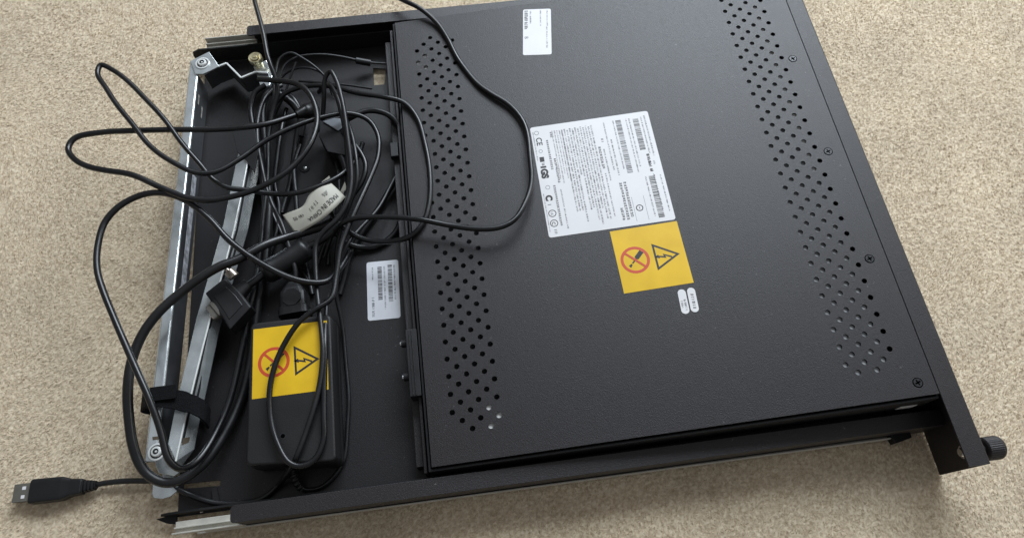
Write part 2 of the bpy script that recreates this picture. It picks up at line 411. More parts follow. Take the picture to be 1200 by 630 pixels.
# corners as read: reading direction is down the picture, tops to the right
fr, lx, ly = card((758.6, 130), (792, 257), (621, 150.6))
mb = MB(); mb.prism(rrect(0, 0, lx, ly, 2), 0, .12, fr); z = .13
def gl(x0, x1, y, h, hv=1, mi=2): glyphs(mb, fr, lx*x0, ly*y, lx*(x1-x0), h, hv, mi, z)
print('spec label', lx, ly)
gl(.04, .42, .955, 1.2); gl(.47, .50, .94, 1.4); gl(.60, .92, .965, 1.0)
barcode(mb, fr, lx*.06, ly*.86, lx*.30, 4.6, 1, z); gl(.05, .4, .925, 1.1); gl(.40, .56, .90, 2.3, 1.5, 1); gl(.58, .9, .915, 1.2)
barcode(mb, fr, lx*.60, ly*.875, lx*.36, 4.6, 1, z); gl(.60, .95, .845, 1.1)
gl(.05, .5, .825, 1.1); gl(.05, .55, .80, 1.0)
barcode(mb, fr, lx*.05, ly*.715, lx*.50, 4.4, 2, z); gl(.05, .5, .69, 1.1)
ring(mb, fr, lx*.86, ly*.745, 2.1, 2.8, 1, z); mb.box((lx*.86-.9, ly*.745-.25, z), (lx*.86+.9, ly*.745+.25, z+.04), fr, 1)
mb.box((lx*.76, ly*.70, z), (lx*.97, ly*.70+.18, z+.04), fr, 2); mb.box((lx*.76, ly*.795, z), (lx*.97, ly*.795+.18, z+.04), fr, 2)
hanzi(mb, fr, lx*.62, ly*.665, lx*.30, 2.0, 1, z); hanzi(mb, fr, lx*.62, ly*.63, lx*.33, 2.0, 1, z); hanzi(mb, fr, lx*.84, ly*.595, lx*.12, 2.0, 1, z)
gl(.22, .55, .64, 1.2); gl(.05, .5, .61, 1.1)
gl(.20, .23, .565, 1.8, 1.3, 1); gl(.30, .60, .565, 1.1)
hanzi(mb, fr, lx*.27, ly*.525, lx*.20, 2.1, 1, z); gl(.52, .9, .535, 1.1)
for i in range(12):
    y = .50 - .0225*i; gl(.06 + .01*(i % 2), .95 - random.choice((.0, .04, .14)) if i != 7 else .50, y, 1.3, 1.0)
for i in range(5): gl(.06, .55 - .04*(i % 3), .225 - .021*i + .03, 1.05, .8)
hanzi(mb, fr, lx*.07, ly*.155, lx*.05, 1.6, 2, z); hanzi(mb, fr, lx*.32, ly*.150, lx*.22, 1.7, 1, z); gl(.6, .95, .155, 1.1, .9)
hanzi(mb, fr, lx*.14, ly*.115, lx*.28, 1.7, 2, z); hanzi(mb, fr, lx*.56, ly*.105, lx*.36, 1.7, 2, z)
ring(mb, fr, lx*.06, ly*.035+1.2, 1.6, 1.9, 2, z)
text(mb, fr, 'CE', lx*.105, ly*.035, 6.4, 1, z, bold=.12)
ring(mb, fr, lx*.235, ly*.045+1, 1.3, 1.55, 2, z)
mb.box((lx*.29, ly*.035, z), (lx*.335, ly*.035+3.6, z+.04), fr, 1)
gl(.34, .37, .045, 2.2, 1.2, 2)
text(mb, fr, 'GS', lx*.40, ly*.03, 7.2, 1, z, bold=.5); mb.box((lx*.375, ly*.03, z), (lx*.392, ly*.03+4.6, z+.04), fr, 1)
ring(mb, fr, lx*.57, ly*.045+1.4, 1.5, 1.8, 2, z)
text(mb, fr, 'C', lx*.64, ly*.03, 6.8, 1, z, bold=.45)
mb.box((lx*.72, ly*.035, z), (lx*.725, ly*.035+2.6, z+.04), fr, 2)
ring(mb, fr, lx*.80, ly*.03+2.8, 2.5, 3.1, 1, z); text(mb, fr, 'UL', lx*.80-1.4, ly*.03+1.6, 2.6, 1, z)
ring(mb, fr, lx*.885, ly*.03+2.8, 2.5, 3.1, 1, z); text(mb, fr, 'C', lx*.885-1.2, ly*.03+1.2, 3.6, 1, z, bold=.1)
gl(.94, .97, .05, 2.2, 1.0, 2); gl(.05, .32, .014, .8, .8); gl(.62, .95, .012, .8, .8)
mb.build('specification_label', [M['paper'], M['ink'], M['ink2']], plate)

def warn_label(mb, fr, lx, ly, cc, cr, tri):
    mb.prism(rrect(0, 0, lx, ly, .3, 2), 0, .12, fr); z = .13
    ring(mb, fr, *cc, cr*.80, cr, 2, z, 40)
    rot = lambda x, y, a: (cc[0] + x*math.cos(a) - y*math.sin(a), cc[1] + x*math.sin(a) + y*math.cos(a))
    # screwdriver: handle, ferrule, shaft, tip
    a = R_(-45)
    P = lambda l, zz, m: mb.prism([rot(x*cr, y*cr, a) for x, y in l], zz, zz+.04, fr, (), m)
    P([(-.78, -.16), (-.18, -.16), (-.12, -.10), (-.12, .10), (-.18, .16), (-.78, .16)], z+.05, 1)
    P([(-.12, -.05), (.32, -.05), (.32, .05), (-.12, .05)], z+.05, 1); P([(.40, -.05), (.62, -.1), (.66, .1), (.40, .05)], z+.05, 1)
    b = R_(45); mb.prism([rot(x*cr, y*cr, b) for x, y in ((-.84, -.075), (.84, -.075), (.84, .075), (-.84, .075))], z+.1, z+.14, fr, (), 2)
    g = ((tri[0][0]+tri[1][0]+tri[2][0])/3, (tri[0][1]+tri[1][1]+tri[2][1])/3)
    inn = [(g[0]+(x-g[0])*.76, g[1]+(y-g[1])*.76) for x, y in tri]
    mb.prism(tri, z, z+.04, fr, [inn], 1)
    s = abs(tri[0][0]-tri[1][0])*.5
    # lightning arrow, pointing down as read
    bolt = [(.10, .62), (-.16, .0), (.02, .05), (-.06, -.34), (-.15, -.32), (-.0, -.66), (.15, -.28), (.06, -.30), (.18, .20), (-.0, .14), (.24, .62)]
    mb.prism([(g[0]+x*s*1.0, g[1]+y*s*.92+s*.02) for x, y in bolt], z, z+.04, fr, (), 1)
def loc(fr_inv, p): pass
def inframe(fr, p):
    o = fr(0, 0, 0); x = fr(1, 0, 0)-o; y = fr(0, 1, 0)-o; d = p-o; return (d.dot(x), d.dot(y))
fr, lx, ly = card((793, 259), (813, 331), (714.4, 270.7))
mb = MB(); cc = inframe(fr, UP(744.4, 304.4, .1)); e = inframe(fr, UP(744.4+17.3, 304.4, .1)); cr = math.hypot(e[0]-cc[0], e[1]-cc[1])
tri = [inframe(fr, UP(x, y, .1)) for x, y in ((763, 285.6), (771, 316.7), (796.7, 297))]
warn_label(mb, fr, lx, ly, cc, cr, tri)
WL = (lx, ly, cc, cr, tri)
mb.build('warning_label', [M['yellow'], M['ink'], M['red']], plate)
# two pill shaped stickers
for k, (cx, cy) in enumerate(((801, 353), (812, 351))):
    a, b = uv(cx-3, cy-14), uv(cx+3, cy+14.5); c = ((a[0]+b[0])/2, (a[1]+b[1])/2); hl = (a[1]-b[1])/2; hw = 2.9
    d = V((b[0]-a[0], b[1]-a[1])).normalized()
    fr = (lambda c, d: lambda x, y, h: PL(c[0]+d.x*x-d.y*y, c[1]+d.y*x+d.x*y, .03+h))(c, d)
    mb = MB(); mb.prism(rrect(-hl, -hw, hl, hw, hw-.05, 8), 0, .12, fr)
    if k: glyphs(mb, fr, -hl*.55, -.9, hl*1.3, 2.1, 1.1, 1, .13, word=False)
    else: glyphs(mb, fr, -hl*.2, .3, hl*.9, 1.5, 1, 1, .13, word=False); glyphs(mb, fr, -hl*.1, -1.9, hl*.5, 1.5, 1, 1, .13, word=False)
    mb.build('oval_sticker', [M['paper'], M['ink2']], plate)
# small label at the top
fr, lx, ly = card((645.5, 10.5), (646.5, 64), (613, 11))
mb = MB(); mb.prism(rrect(0, 0, lx, ly, 1.6), 0, .12, fr)
glyphs(mb, fr, lx*.03, ly*.84, lx*.35, 1.2, .8, 2, .13); glyphs(mb, fr, lx*.4, ly*.82, lx*.45, 1.2, .7, 2, .13); glyphs(mb, fr, lx*.02, ly*.6, lx*.36, 1.2, .8, 2, .13)
glyphs(mb, fr, lx*.03, ly*.24, lx*.28, 1.3, 1, 2, .13)
glyphs(mb, fr, lx*.03, ly*.05, lx*.42, 3.0, 1.1, 1, .13, word=False); text(mb, fr, 'B', lx*.60, ly*.06, 4.6, 1, .13)
mb.build('small_white_label', [M['paper'], M['ink'], M['ink2']], plate)

# front panel: channel with ears, thumb screw
E_ = 241.3
mb = MB()
prof = [(0, .3), (0, H-1.2), (-.4, H-.3), (-1.3, H), (-S_+.25, H), (-S_+.25, H-1.5), (-2, H-1.5), (-2, .3)]
mb.loft([[V((x, y, z)) for x, z in prof] for y in (-E_, E_)], 0, False)
fpanel = mb.build('front_panel', M['powder'], root, None, .35)
fl = MB(); fl.loft([[V((x, y, z)) for x, z in ((-2, 0.4), (-2, 2), (-12, 2), (-12, .4))] for y in (-W2-7, W2+7)], 0, False); fl.build('lower_lip', M['black'], fpanel)
def knurl(c, sgn=1):
    mb = MB(); n = 72
    rg = lambda x, r, kn: [c + V((x, math.cos(2*math.pi*k/n)*(r + (kn if k % 2 else 0)), math.sin(2*math.pi*k/n)*(r + (kn if k % 2 else 0)))) for k in range(n)]
    mb.loft([rg(-1, 3.6, 0), rg(9, 3.6, 0), rg(9.1, 6.6, 0), rg(9.8, 7.5, .22), rg(18.6, 7.6, .22), rg(20.2, 7.2, .15), rg(21.3, 6.3, 0), rg(21.9, 4.8, 0), rg(22, 3, 0)], 0, False)
    return mb
def atX(px, py, x):
    d = ray(px, py); return CAM + d*((x - CAM.x)/d.x)
TS = atX(1163, 524.5, 16); NT = atX(1125.5, 535, -5); print('thumb', TS, NT)
ts = knurl(V((0, TS.y, TS.z))).build('thumb_screw', M['powder'], fpanel)
t2s = ts.copy(); C.objects.link(t2s); place(t2s, V((ORG[ts.name].x, -TS.y, ORG[ts.name].z)), fpanel)
mb = MB(); mb.cyl((-5, TS.y, TS.z), (-2.02, TS.y, TS.z), 4.4, 16, 0, 5.2); mb.cyl((-7, TS.y, TS.z), (-4.9, TS.y, TS.z), 2.6, 12, 0, 3.2)
mb.build('thumb_screw_nut', M['steel'], ts)

# side rails, silver slide members
ZR = 29.5; XR0 = U(270, 592, ZR).x
for sg in (-1, 1):
    x0 = XR0 if sg < 0 else U(289, 40, ZR).x
    mb = MB(); ya, yb = sorted((sg*200, sg*211))
    mb.prism(rrect(x0, ya, -3, yb, 2.5, 4), ZR-1.4, ZR, flat(0))
    yo = sg*211; y1, y2 = sorted((yo, yo-sg*1.3)); mb.box((x0+2.6, y1, 1.6), (-3, y2, ZR-1.3)); y1, y2 = sorted((sg*199.3, sg*209.6)); mb.box((x0+2.6, y1, 1.7), (-3, y2, 2.9))
    rail = mb.build('side_rail', M['powder'], root, None, .5)
    # slide member outside the rail
    mb = MB(); yo = sg*212
    ya, yb = sorted((yo, yo+sg*1.2)); xr = U(204, 610, 16).x if sg < 0 else U(240, 49, 18).x
    yw0, yw1 = sorted((sg*203.5, sg*212.0))
    mb.box((xr, *[yw0, 12.5][0:2]), (x0+4, yw1, 13.6)); mb.box((xr, yw0 if sg < 0 else yw1-1, 13.6), (x0+4, yw0+1 if sg < 0 else yw1, 19))
    mb.box((xr, (yw0+yw1)/2-.5, 13.6), (x0+4, (yw0+yw1)/2+.5, 16))
    xs2 = U(224, 614, 8).x
    q = [(xs2, sg*206), (xs2+3, sg*212.2), (-22, sg*213.2), (-22, sg*206)]; mb.prism(q, 3.0, 4.4, flat(0))
    q = [(xs2+10, sg*211.2), (xs2+10, sg*212.2), (-22, sg*213.2), (-22, sg*212.2)]; mb.prism(q, 4.4, 9, flat(0))
    fixn(mb.build('slide_rail', M['palezinc'], root, None, .3))

mb = MB(); mb.prism([(-33, -209), (-18, -209), (-18, -214.5), (-31, -217)], 3, 11, flat(0)); mb.build('end_catch', M['black'], root, None, .5)

# tray floor behind the display, its side walls, lip and slots
XT = U(232, 257, 4).x - 2.2
print('tray rear X', XT, U(202, 600, 4), U(246, 100, 4), 'rail', XR0)
TZ = 3.0
hol = [[(p.x, p.y) for p in (U(437, 79, TZ+1), U(438, 99, TZ+1), U(450, 98, TZ+1), U(452, 80, TZ+1))],
       [(p.x, p.y) for p in (U(204, 573, TZ+1), U(257, 568.5, TZ+1), U(258, 562, TZ+1), U(206, 567.5, TZ+1))]]
hol[1][0] = (XT+3, hol[1][0][1]); hol[1][3] = (XT+3, hol[1][3][1])
mb = MB(); mb.prism([(XT, -199.2), (-14, -199.2), (-14, 199.2), (XT, 199.2)], TZ-1.2, TZ, flat(0), hol)
tray = mb.build('rear_tray', M['tray'], root, None, .25)
for sg, zz in ((1, 21), (-1, 12)):
    mb = MB()
    ya, yb = sorted((sg*196.6, sg*198)); xa = U(223, 59, zz).x if sg > 0 else U(184, 608, zz).x
    pr = [(xa+2, 4), (-S_-L_+30, 4), (-S_-L_+30, zz), (xa+7, zz), (xa+1, zz-3), (xa, zz-7 if sg > 0 else zz-5)]
    mb.loft([[V((x, y, z)) for x, z in pr] for y in (ya, yb)], 0, False)
    mb.build('tray_side_wall', M['black'], tray)
mb = MB(); mb.prism([(p.x, p.y) for p in (U(183, 608, 6), U(196, 613, 6), U(207, 614, 6), U(207, 601, 6))], 4.4, 6, flat(0)); fixn(mb.build('guide_tip', M['black'], tray))
mb = MB(); s0, s1 = U(247, 564, TZ), U(250, 590, TZ)
q = [U(255, 571, TZ), U(258, 586, TZ), U(251, 587, TZ), U(249, 572, TZ)]
mb.prism([(p.x, p.y) for p in q][::-1], TZ+.05, TZ+2, flat(0)); mb.build('tray_rib', M['tray'], tray)
def dome(px, py, z, r, m, par, nm='rivet'):
    c = U(px, py, z); rs = []
    for t in (0, .35, .7, .92, 1): rs.append([c + V((math.cos(2*math.pi*k/18)*r*math.cos(t*1.5), math.sin(2*math.pi*k/18)*r*math.cos(t*1.5), r*.55*math.sin(t*1.5))) for k in range(18)])
    b = MB(); b.loft(rs); return b.build(nm, m, par)
dome(357.5, 197, TZ+1, 2.0, M['steel'], tray); dome(236, 597, TZ+.5, 1.8, M['steel'], tray)
mb = MB(); c = U(357.5, 197, TZ); mb.prism(circle(c.x, c.y, 4.2, 24), TZ+.02, TZ+.9, flat(0)); mb.build('screw_seat', M['black'], tray)

# lip strip and pivot bracket along the rear edge of the display
mb = MB(); a, b = U(457, 50, 20), U(488, 556, 20)
xl = -S_-L_-G
mb.prism([(xl-9.5, -190), (xl-4.2, -190), (xl-4.2, 188), (xl-9.5, 188)], TZ, 17, flat(0))
mb.prism([(xl-3.6, -196), (xl-1.2, -196), (xl-1.2, 194), (xl-3.6, 194)], TZ, 25, flat(0))
mb.build('tray_lip', M['powder'], root, None, .5)
b0, b1 = U(485, 385, 31), U(492, 463, 31)
mb = MB(); mb.box((xl-8.5, b1.y, 17.2), (xl-.6, b0.y, 31)); mb.box((xl-4.4, b1.y+.5, 31), (xl-3.8, b0.y-.5, 32)); mb.box((xl-6.4, b1.y+.5, 31), (xl-5.9, b0.y-.5, 31.8))
hb = mb.build('hinge_block', M['plastic'], root, None, .5)
for px, py in ((476, 402), (479.5, 441)):
    c = U(px, py, 25); mb = MB(); mb.cyl((xl-12.6, c.y, 25), (xl-8.4, c.y, 25), 3.0, 14, 1); mb.cyl((xl-13.6, c.y, 25), (xl-12.5, c.y, 25), 1.7, 12, 0)
    mb.build('hinge_pin', [M['steel'], M['black']], hb)
mb = MB(); c = U(462, 178, 19); mb.box((xl-11, c.y-7, 17.2), (xl-4.5, c.y+7, 23)); mb.build('cable_clip', M['plastic'], root, None, .6)

# bar code label on the tray floor
fr, lx, ly = quadframe(U(466.5, 304, TZ+.03), U(469.5, 372, TZ+.03), U(429.5, 308, TZ+.03), V((0, 0, 1)))
mb = MB(); mb.prism(rrect(0, 0, lx, ly, 1.8), 0, .12, fr)
glyphs(mb, fr, lx*.09, ly*.84, lx*.60, 1.3, 1, 2, .13); barcode(mb, fr, lx*.08, ly*.66, lx*.63, 3.4, 1, .13); glyphs(mb, fr, lx*.1, ly*.53, lx*.72, 1.2, 1, 2, .13)
barcode(mb, fr, lx*.10, ly*.34, lx*.56, 3.4, 1, .13); glyphs(mb, fr, lx*.1, ly*.16, lx*.22, 1.1, 1, 2, .13); glyphs(mb, fr, lx*.62, ly*.14, lx*.33, 2.0, 1, 2, .13)
mb.build('bar_code_label', [M['paper2'], M['ink'], M['ink2']], tray)

# ------------------------------------------------------------------ folded cable arm (zinc plated), carried by the drawer
ZA = 30; ZB = 27
arm = thing('cable_management_arm', 'silver folded cable management arm hinged along the rear edge of the console drawer', 'cable arm', (XT, 0, 3))
def strip(mb, pL, pR, z0, z1, mi=0):         # extruded level quad given left and right edge end points
    q = [pL[0], pR[0], pR[1], pL[1]]
    vs = [V((p.x, p.y, z1)) for p in q] + [V((p.x, p.y, z0)) for p in q]
    mb.add(vs, [(0, 1, 2, 3), (7, 6, 5, 4), (0, 4, 5, 1), (1, 5, 6, 2), (2, 6, 7, 3), (3, 7, 4, 0)], mi)
l0, l1 = U(222.5, 70, ZA), U(168.5, 541, ZA); f0, f1 = U(231.5, 86, ZA), U(182, 541, ZA)
mb = MB(); dx = V((1, 0, 0))
strip(mb, (l0, l1), (f0 + dx*.4, f1 + dx*.4), ZA-3.0, ZA)
g0, g1 = f0 + V((0, -6, 0)), f1 + V((0, 14, 0))
bmesh_o = mb.build('outer_channel', M['zinc'], arm, None, 1.5, 4); outer = fixn(bmesh_o)
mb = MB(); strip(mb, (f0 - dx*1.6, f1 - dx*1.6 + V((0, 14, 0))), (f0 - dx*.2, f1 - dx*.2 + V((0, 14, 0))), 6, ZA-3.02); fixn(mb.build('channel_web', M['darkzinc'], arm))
# worn label, and pale quads painting the reflective streaks of the web slots
mb = MB()
def onweb(t, z, off=.12):
    p = f0.lerp(f1, t); return V((p.x + off, p.y, z))
def webquad(mb, t0, t1, z0, z1, off): mb.add([onweb(t0, z0, off), onweb(t1, z0, off), onweb(t1, z1, off), onweb(t0, z1, off)], [(0, 1, 2, 3)])
webquad(mb, .29, .61, 12.5, 20.5, .2); fixn(mb.build('worn_label', M['wornpaper'], outer))
for t0, t1, z in ((.055, .085, 22), (.075, .11, 14)):
    mb = MB(); webquad(mb, t0, t1, z, z+2.6, .15); fixn(mb.build('web_slot_glint', M['slot'], outer))
# inner channel: bright left facet, ridge, darker right facet that ends in a rounded foot
LFT = [(281, 170), (262, 262), (231, 370), (203, 488), (197, 520)]; RDG = [(294, 170), (275, 270), (246, 372), (218, 486), (206, 540)]
RGT = [(307, 180), (290, 270), (260, 372), (233.5, 493), (227, 526)]
lf = [U(*p, ZB-.4) for p in LFT]; rd = [U(*p, ZB) for p in RDG]; rt = [U(*p, 18) for p in RGT]; tip = U(212, 546, 19)
mb = MB()
def sheet(mb, A, B, th=1.3):
    n = len(A); vs = [V(p) for p in A + B]; vs += [p - V((0, 0, th)) for p in vs]; N = 2*n
    fs = []
    for i in range(n-1): fs += [(i, i+1, n+i+1, n+i), (N+n+i, N+n+i+1, N+i+1, N+i), (i+1, i, N+i, N+i+1), (n+i, n+i+1, N+n+i+1, N+n+i)]
    fs += [(0, n, N+n, N), (n-1, N+n-1, N+2*n-1, 2*n-1)]
    mb.add(vs, fs)
sheet(mb, lf, rd); sheet(mb, rd + [rd[-1].lerp(tip, .5)], rt + [tip])
lfd = [V((p.x, p.y, 8)) for p in lf]; sheet(mb, lfd, [p + dx*1.2 for p in lfd], 1)
for p, q in zip(lf, lf[1:]): mb.add([p, q, V((q.x, q.y, 8)), V((p.x, p.y, 8))], [(0, 1, 2, 3)])
inner = fixn(mb.build('inner_channel', M['zinc'], arm, None, .4, 2))
mb = MB(); mb.tube(smooth([p + V((0, 0, .1)) for a_, b_ in zip(rd, rd[1:]) for p in (a_, a_.lerp(b_, .33), a_.lerp(b_, .66))] + [rd[-1]], 2), .75, 8); mb.build('ridge_highlight', M['palezinc2'], inner)  # pale bead painting the highlight along the ridge
for i in range(4):
    mb = MB(); qq = [rd[k].lerp(rt[k], f_) + V((.05, 0, .12)) for k, f_ in ((i, .10), (i+1, .10), (i+1, .26), (i, .26))]
    if i == 3: qq[1], qq[2] = qq[0].lerp(qq[1], .62), qq[3].lerp(qq[2], .62)
    mb.add(qq, [(0, 1, 2, 3)]); fixn(mb.build('groove_shade', M['black'], inner))  # flat black strips painting the shade inside a pressed groove
def onright(i, t, s): return rd[i].lerp(rd[i+1], t).lerp(rt[i].lerp(rt[i+1], t), s) + V((.05, 0, .25))
for i, t0, t1, s0, s1 in ((2, .45, .93, .42, .58), (1, .2, .5, .42, .58), (3, .52, .68, .15, .6)):
    mb = MB(); mb.add([onright(i, t0, s0), onright(i, t1, s0), onright(i, t1, s1), onright(i, t0, s1)], [(0, 1, 2, 3)])
    fixn(mb.build('pressed_slot', M['black' if i < 3 else 'brown'], inner))
pts = [(p.x, p.y) for p in (U(271, 149, 29), U(297, 143, 29), U(303, 175, 29), U(298, 203, 29), U(288, 187, 29), U(278, 178, 29))]
mb = MB(); mb.prism(pts, 27.3, 29, flat(0)); fixn(mb.build('black_gusset', M['black'], arm, None, .3))
c = U(190, 540, 15); mb = MB(); pts = [(p.x, p.y) for p in (U(184, 520, 14), U(210, 520, 14), U(212, 552, 14), U(205, 557, 14), U(186, 554, 14), U(182, 545, 14))]
mb.prism(pts, 12.8, 14, flat(0))
pts = [(p.x, p.y) for p in (U(179, 566, 8), U(209, 566, 8), U(207, 575, 8), U(200, 581, 8), U(190, 584, 8), U(180, 583, 8), U(178, 578, 8))]
mb.prism(pts, 6.6, 8, flat(0)); mb.box((U(190, 556, 8).x, U(190, 573, 8).y, 6.8), (U(204, 556, 8).x, U(190, 545, 8).y, 7.8))
fixn(mb.build('pivot_tab', M['zinc'], arm, None, .4))
def rivet(px, py, z, r, par):
    c = U(px, py, z); b = MB(); k = 28
    rg = lambda rr, zz: [c + V((rr*math.cos(2*math.pi*i/k), rr*math.sin(2*math.pi*i/k), zz)) for i in range(k)]
    b.loft([rg(r*1.3, 0), rg(r*1.3, .7), rg(r*1.05, .8), rg(r*1.02, .3)], 0, False); b.loft([rg(r*1.03, .3), rg(r*.80, .32)], 1, False, False)
    b.loft([rg(r*.80, .3), rg(r*.78, 1.6), rg(r*.68, 2.1), rg(r*.45, 2.2)], 0, False, False); b.loft([rg(r*.45, 2.2), rg(r*.34, 1.2), rg(r*.2, 1.2)], 1, False, False); b.loft([rg(r*.2, 1.2), rg(r*.16, 1.9), rg(.05, 2)], 0, False)
    return b.build('rivet', [M['palezinc2'], M['ink']], par)
rivet(184, 529, ZA+.1, 4.4, outer); rivet(237.5, 74.5, ZA+1.5, 4.6, outer)
mb = MB(); mb.prism([(p.x, p.y) for p in (U(178.5, 511.5, ZA), U(186, 510.5, ZA), U(187, 514, ZA), U(179, 515.5, ZA))][::-1], ZA+.03, ZA+.1, flat(0)); fixn(mb.build('pressed_slot', M['brown'], outer))
# head hinge: top plate, folded bracket with shade painted on its face and a bright edge, bolt post
mb = MB()
pts = [(p.x, p.y) for p in (U(223, 72, ZA+1), U(231, 68, ZA+1), U(245, 61, ZA+1), U(257, 78, ZA+1), U(247, 83, ZA+1), U(238, 87, ZA+1), U(229, 87, ZA+1))]
mb.prism(pts, ZA+.1, ZA+1.4, flat(0)); fixn(mb.build('hinge_plate', M['zinc'], arm, None, .3))
zz = 26; chain = [U(*p, zz) for p in ((239, 88), (250, 81), (266, 75), (283, 92), (300, 85), (314, 86))]
mb = MB()
for p, q in zip(chain, chain[1:]):
    t = (q-p).normalized(); nrm = V((-t.y, t.x, 0))*.7
    vs = [p-nrm, q-nrm, q+nrm, p+nrm]; mb.add([V((v.x, v.y, zz)) for v in vs] + [V((v.x, v.y, 8)) for v in vs], [(0, 1, 2, 3), (7, 6, 5, 4), (0, 4, 5, 1), (1, 5, 6, 2), (2, 6, 7, 3), (3, 7, 4, 0)])
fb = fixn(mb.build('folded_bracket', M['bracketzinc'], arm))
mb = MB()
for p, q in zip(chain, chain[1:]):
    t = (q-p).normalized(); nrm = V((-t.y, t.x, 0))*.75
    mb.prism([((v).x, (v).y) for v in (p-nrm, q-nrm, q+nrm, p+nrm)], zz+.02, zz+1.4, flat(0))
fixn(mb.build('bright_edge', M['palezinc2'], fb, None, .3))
mb = MB(); fq = chain[1]; t = (chain[2]-chain[1]).normalized(); nr = V((t.y, -t.x, 0))
glyphs(mb, lambda a, b, c: V((fq.x, fq.y, 0)) + V((t.x, t.y, 0))*a + nr*(.8+c) + V((0, 0, b)), 2, 16, 9, 2.2, 1, 0, 0, word=False); mb.build('stamped_marks', M['ink2'], fb)
mb = MB(); c = U(305, 82, 22)
pts = [(p.x, p.y) for p in (U(297, 78, 24), U(312, 70, 24), U(320, 86, 24), U(316, 100, 24), U(306, 104, 24), U(302, 92, 24))]
mb.prism(pts, 20, 24, flat(0)); mb.box((c.x-6, c.y-6, 4), (c.x+6, c.y+2, 20)); fixn(mb.build('bolt_bracket', M['zinc'], arm, None, .6))
c = U(303, 76, 24); mb = MB(); c2 = V((c.x, c.y, 24))
mb.cyl(c2, c2+V((0, 0, 6)), 4.3, 6); mb.cyl(c2+V((0, 0, 6)), c2+V((0, 0, 9.5)), 6.0, 24, 0, 5.7); mb.cyl(c2+V((0, 0, 9.4)), c2+V((0, 0, 10.6)), 4.2, 24, 0, 3.8); mb.cyl(c2+V((0, 0, 10.6)), c2+V((0, 0, 11.2)), 1.8, 6)
mb.build('bolt', M['brass'], arm)

# ------------------------------------------------------------------ hook-and-loop strap round both channels
mb = MB()
top = [U(*p, z) for p, z in (((167, 471), 24), ((172, 466), 33), ((180, 465), 36), ((195, 466), 35), ((212, 469), 34.5), ((228, 474), 34), ((240, 481), 29), ((243, 487), 20))]
bot = [V((top[-1].x-3, top[-1].y, 9)), V((top[4].x, top[4].y, 4.6)), V((top[0].x+2, top[0].y, 5.5))]
loop = spline(top + bot + [top[0]], 3)
ax = (f1 - f0).normalized(); wv = V((ax.x, ax.y, 0)).normalized()
hw = 6.8; rings = []
cen = sum(loop, V())/len(loop)
for p in loop[:-1]:
    o_n = (p - cen); o_n = (o_n - wv*o_n.dot(wv)).normalized()
    j = random.uniform(-.35, .35)
    rings.append([p - wv*(hw+j) - o_n*.8, p + wv*(hw+j) - o_n*.8, p + wv*(hw+j) + o_n*.8, p - wv*(hw+j) + o_n*.8])
mb.loft(rings, 0, False, False, True)
e0 = U(190, 459, 36.5); mb.box((e0.x-8, e0.y-6, 36.6), (e0.x+10, e0.y+4, 38))
tag(fixn(mb.build('fastening_strap', M['velcro'], None, None, .3)), 'black hook-and-loop strap wrapped round the silver cable arm', 'strap')

# ------------------------------------------------------------------ power adapter
ZP = 33
aTL, aTR, aBR, aBL = U(293, 378, ZP), U(388, 367, ZP), U(394.5, 540, ZP), U(287, 546, ZP)
print('adapter', (aTR-aTL).length, (aTL-aBL).length)
adp = thing('power_adapter', 'black brick power adapter with a yellow warning label lying in the rear tray', 'power adapter', (*((aTL+aBR)/2).xy, TZ))
mb = MB(); ctr = (aTL+aTR+aBR+aBL)/4
def rquad(ins, z, r):
    q = [aTL, aBL, aBR, aTR]; q = [V((p.x + (ctr.x-p.x)/abs(ctr.x-p.x)*ins, p.y + (ctr.y-p.y)/abs(ctr.y-p.y)*ins, z)) for p in q]; out = []
    for i in range(4):
        p = q[i]; a = (q[i-1]-p).normalized()*r; b = (q[(i+1) % 4]-p).normalized()*r
        for k in range(7):
            t = k/6; out.append(p + a*(1-t)**2 + b*t**2)
    return out
mb.loft([rquad(*a) for a in ((3, TZ+.1, 3), (1.2, TZ+.7, 4), (.3, TZ+2.5, 4.5), (-.4, 16.8, 5), (-.1, 17, 5), (-.1, 17.6, 5), (-.4, 17.8, 5), (.3, ZP-1.9, 4.2), (.5, ZP-.9, 4), (1.0, ZP-.25, 3.7), (1.8, ZP-.01, 3.2), (2.0, ZP, 3.2))])
case = mb.build('casing', M['plastic2'], adp)
mb = MB(); c = U(331.5, 510.5, ZP); mb.prism(circle(c.x, c.y, 2.2, 20), ZP-.15, ZP+.15, flat(0), [circle(c.x, c.y, 1.5, 20)]); mb.prism(circle(c.x, c.y, 1.5, 18), ZP-.15, ZP+.03, flat(0), (), 1); mb.build('screw_hole', [M['screwblack'], M['void']], case)
fr, lx, ly = quadframe(U(383, 375.3, ZP), U(385, 456, ZP), U(297, 385, ZP), V((0, 0, 1)))
mb = MB(); kx, ky = lx/WL[0], ly/WL[1]
cc = inframe(fr, U(321, 424, ZP)); cr = 0.5*(U(302.5, 424, ZP)-U(339.5, 424, ZP)).length
tri = [inframe(fr, U(*p, ZP)) for p in ((344, 405), (346, 440), (374.5, 420))]
warn_label(mb, fr, lx, ly, cc, cr, tri)
mb.build('warning_label', [M['yellow'], M['ink'], M['red']], case)

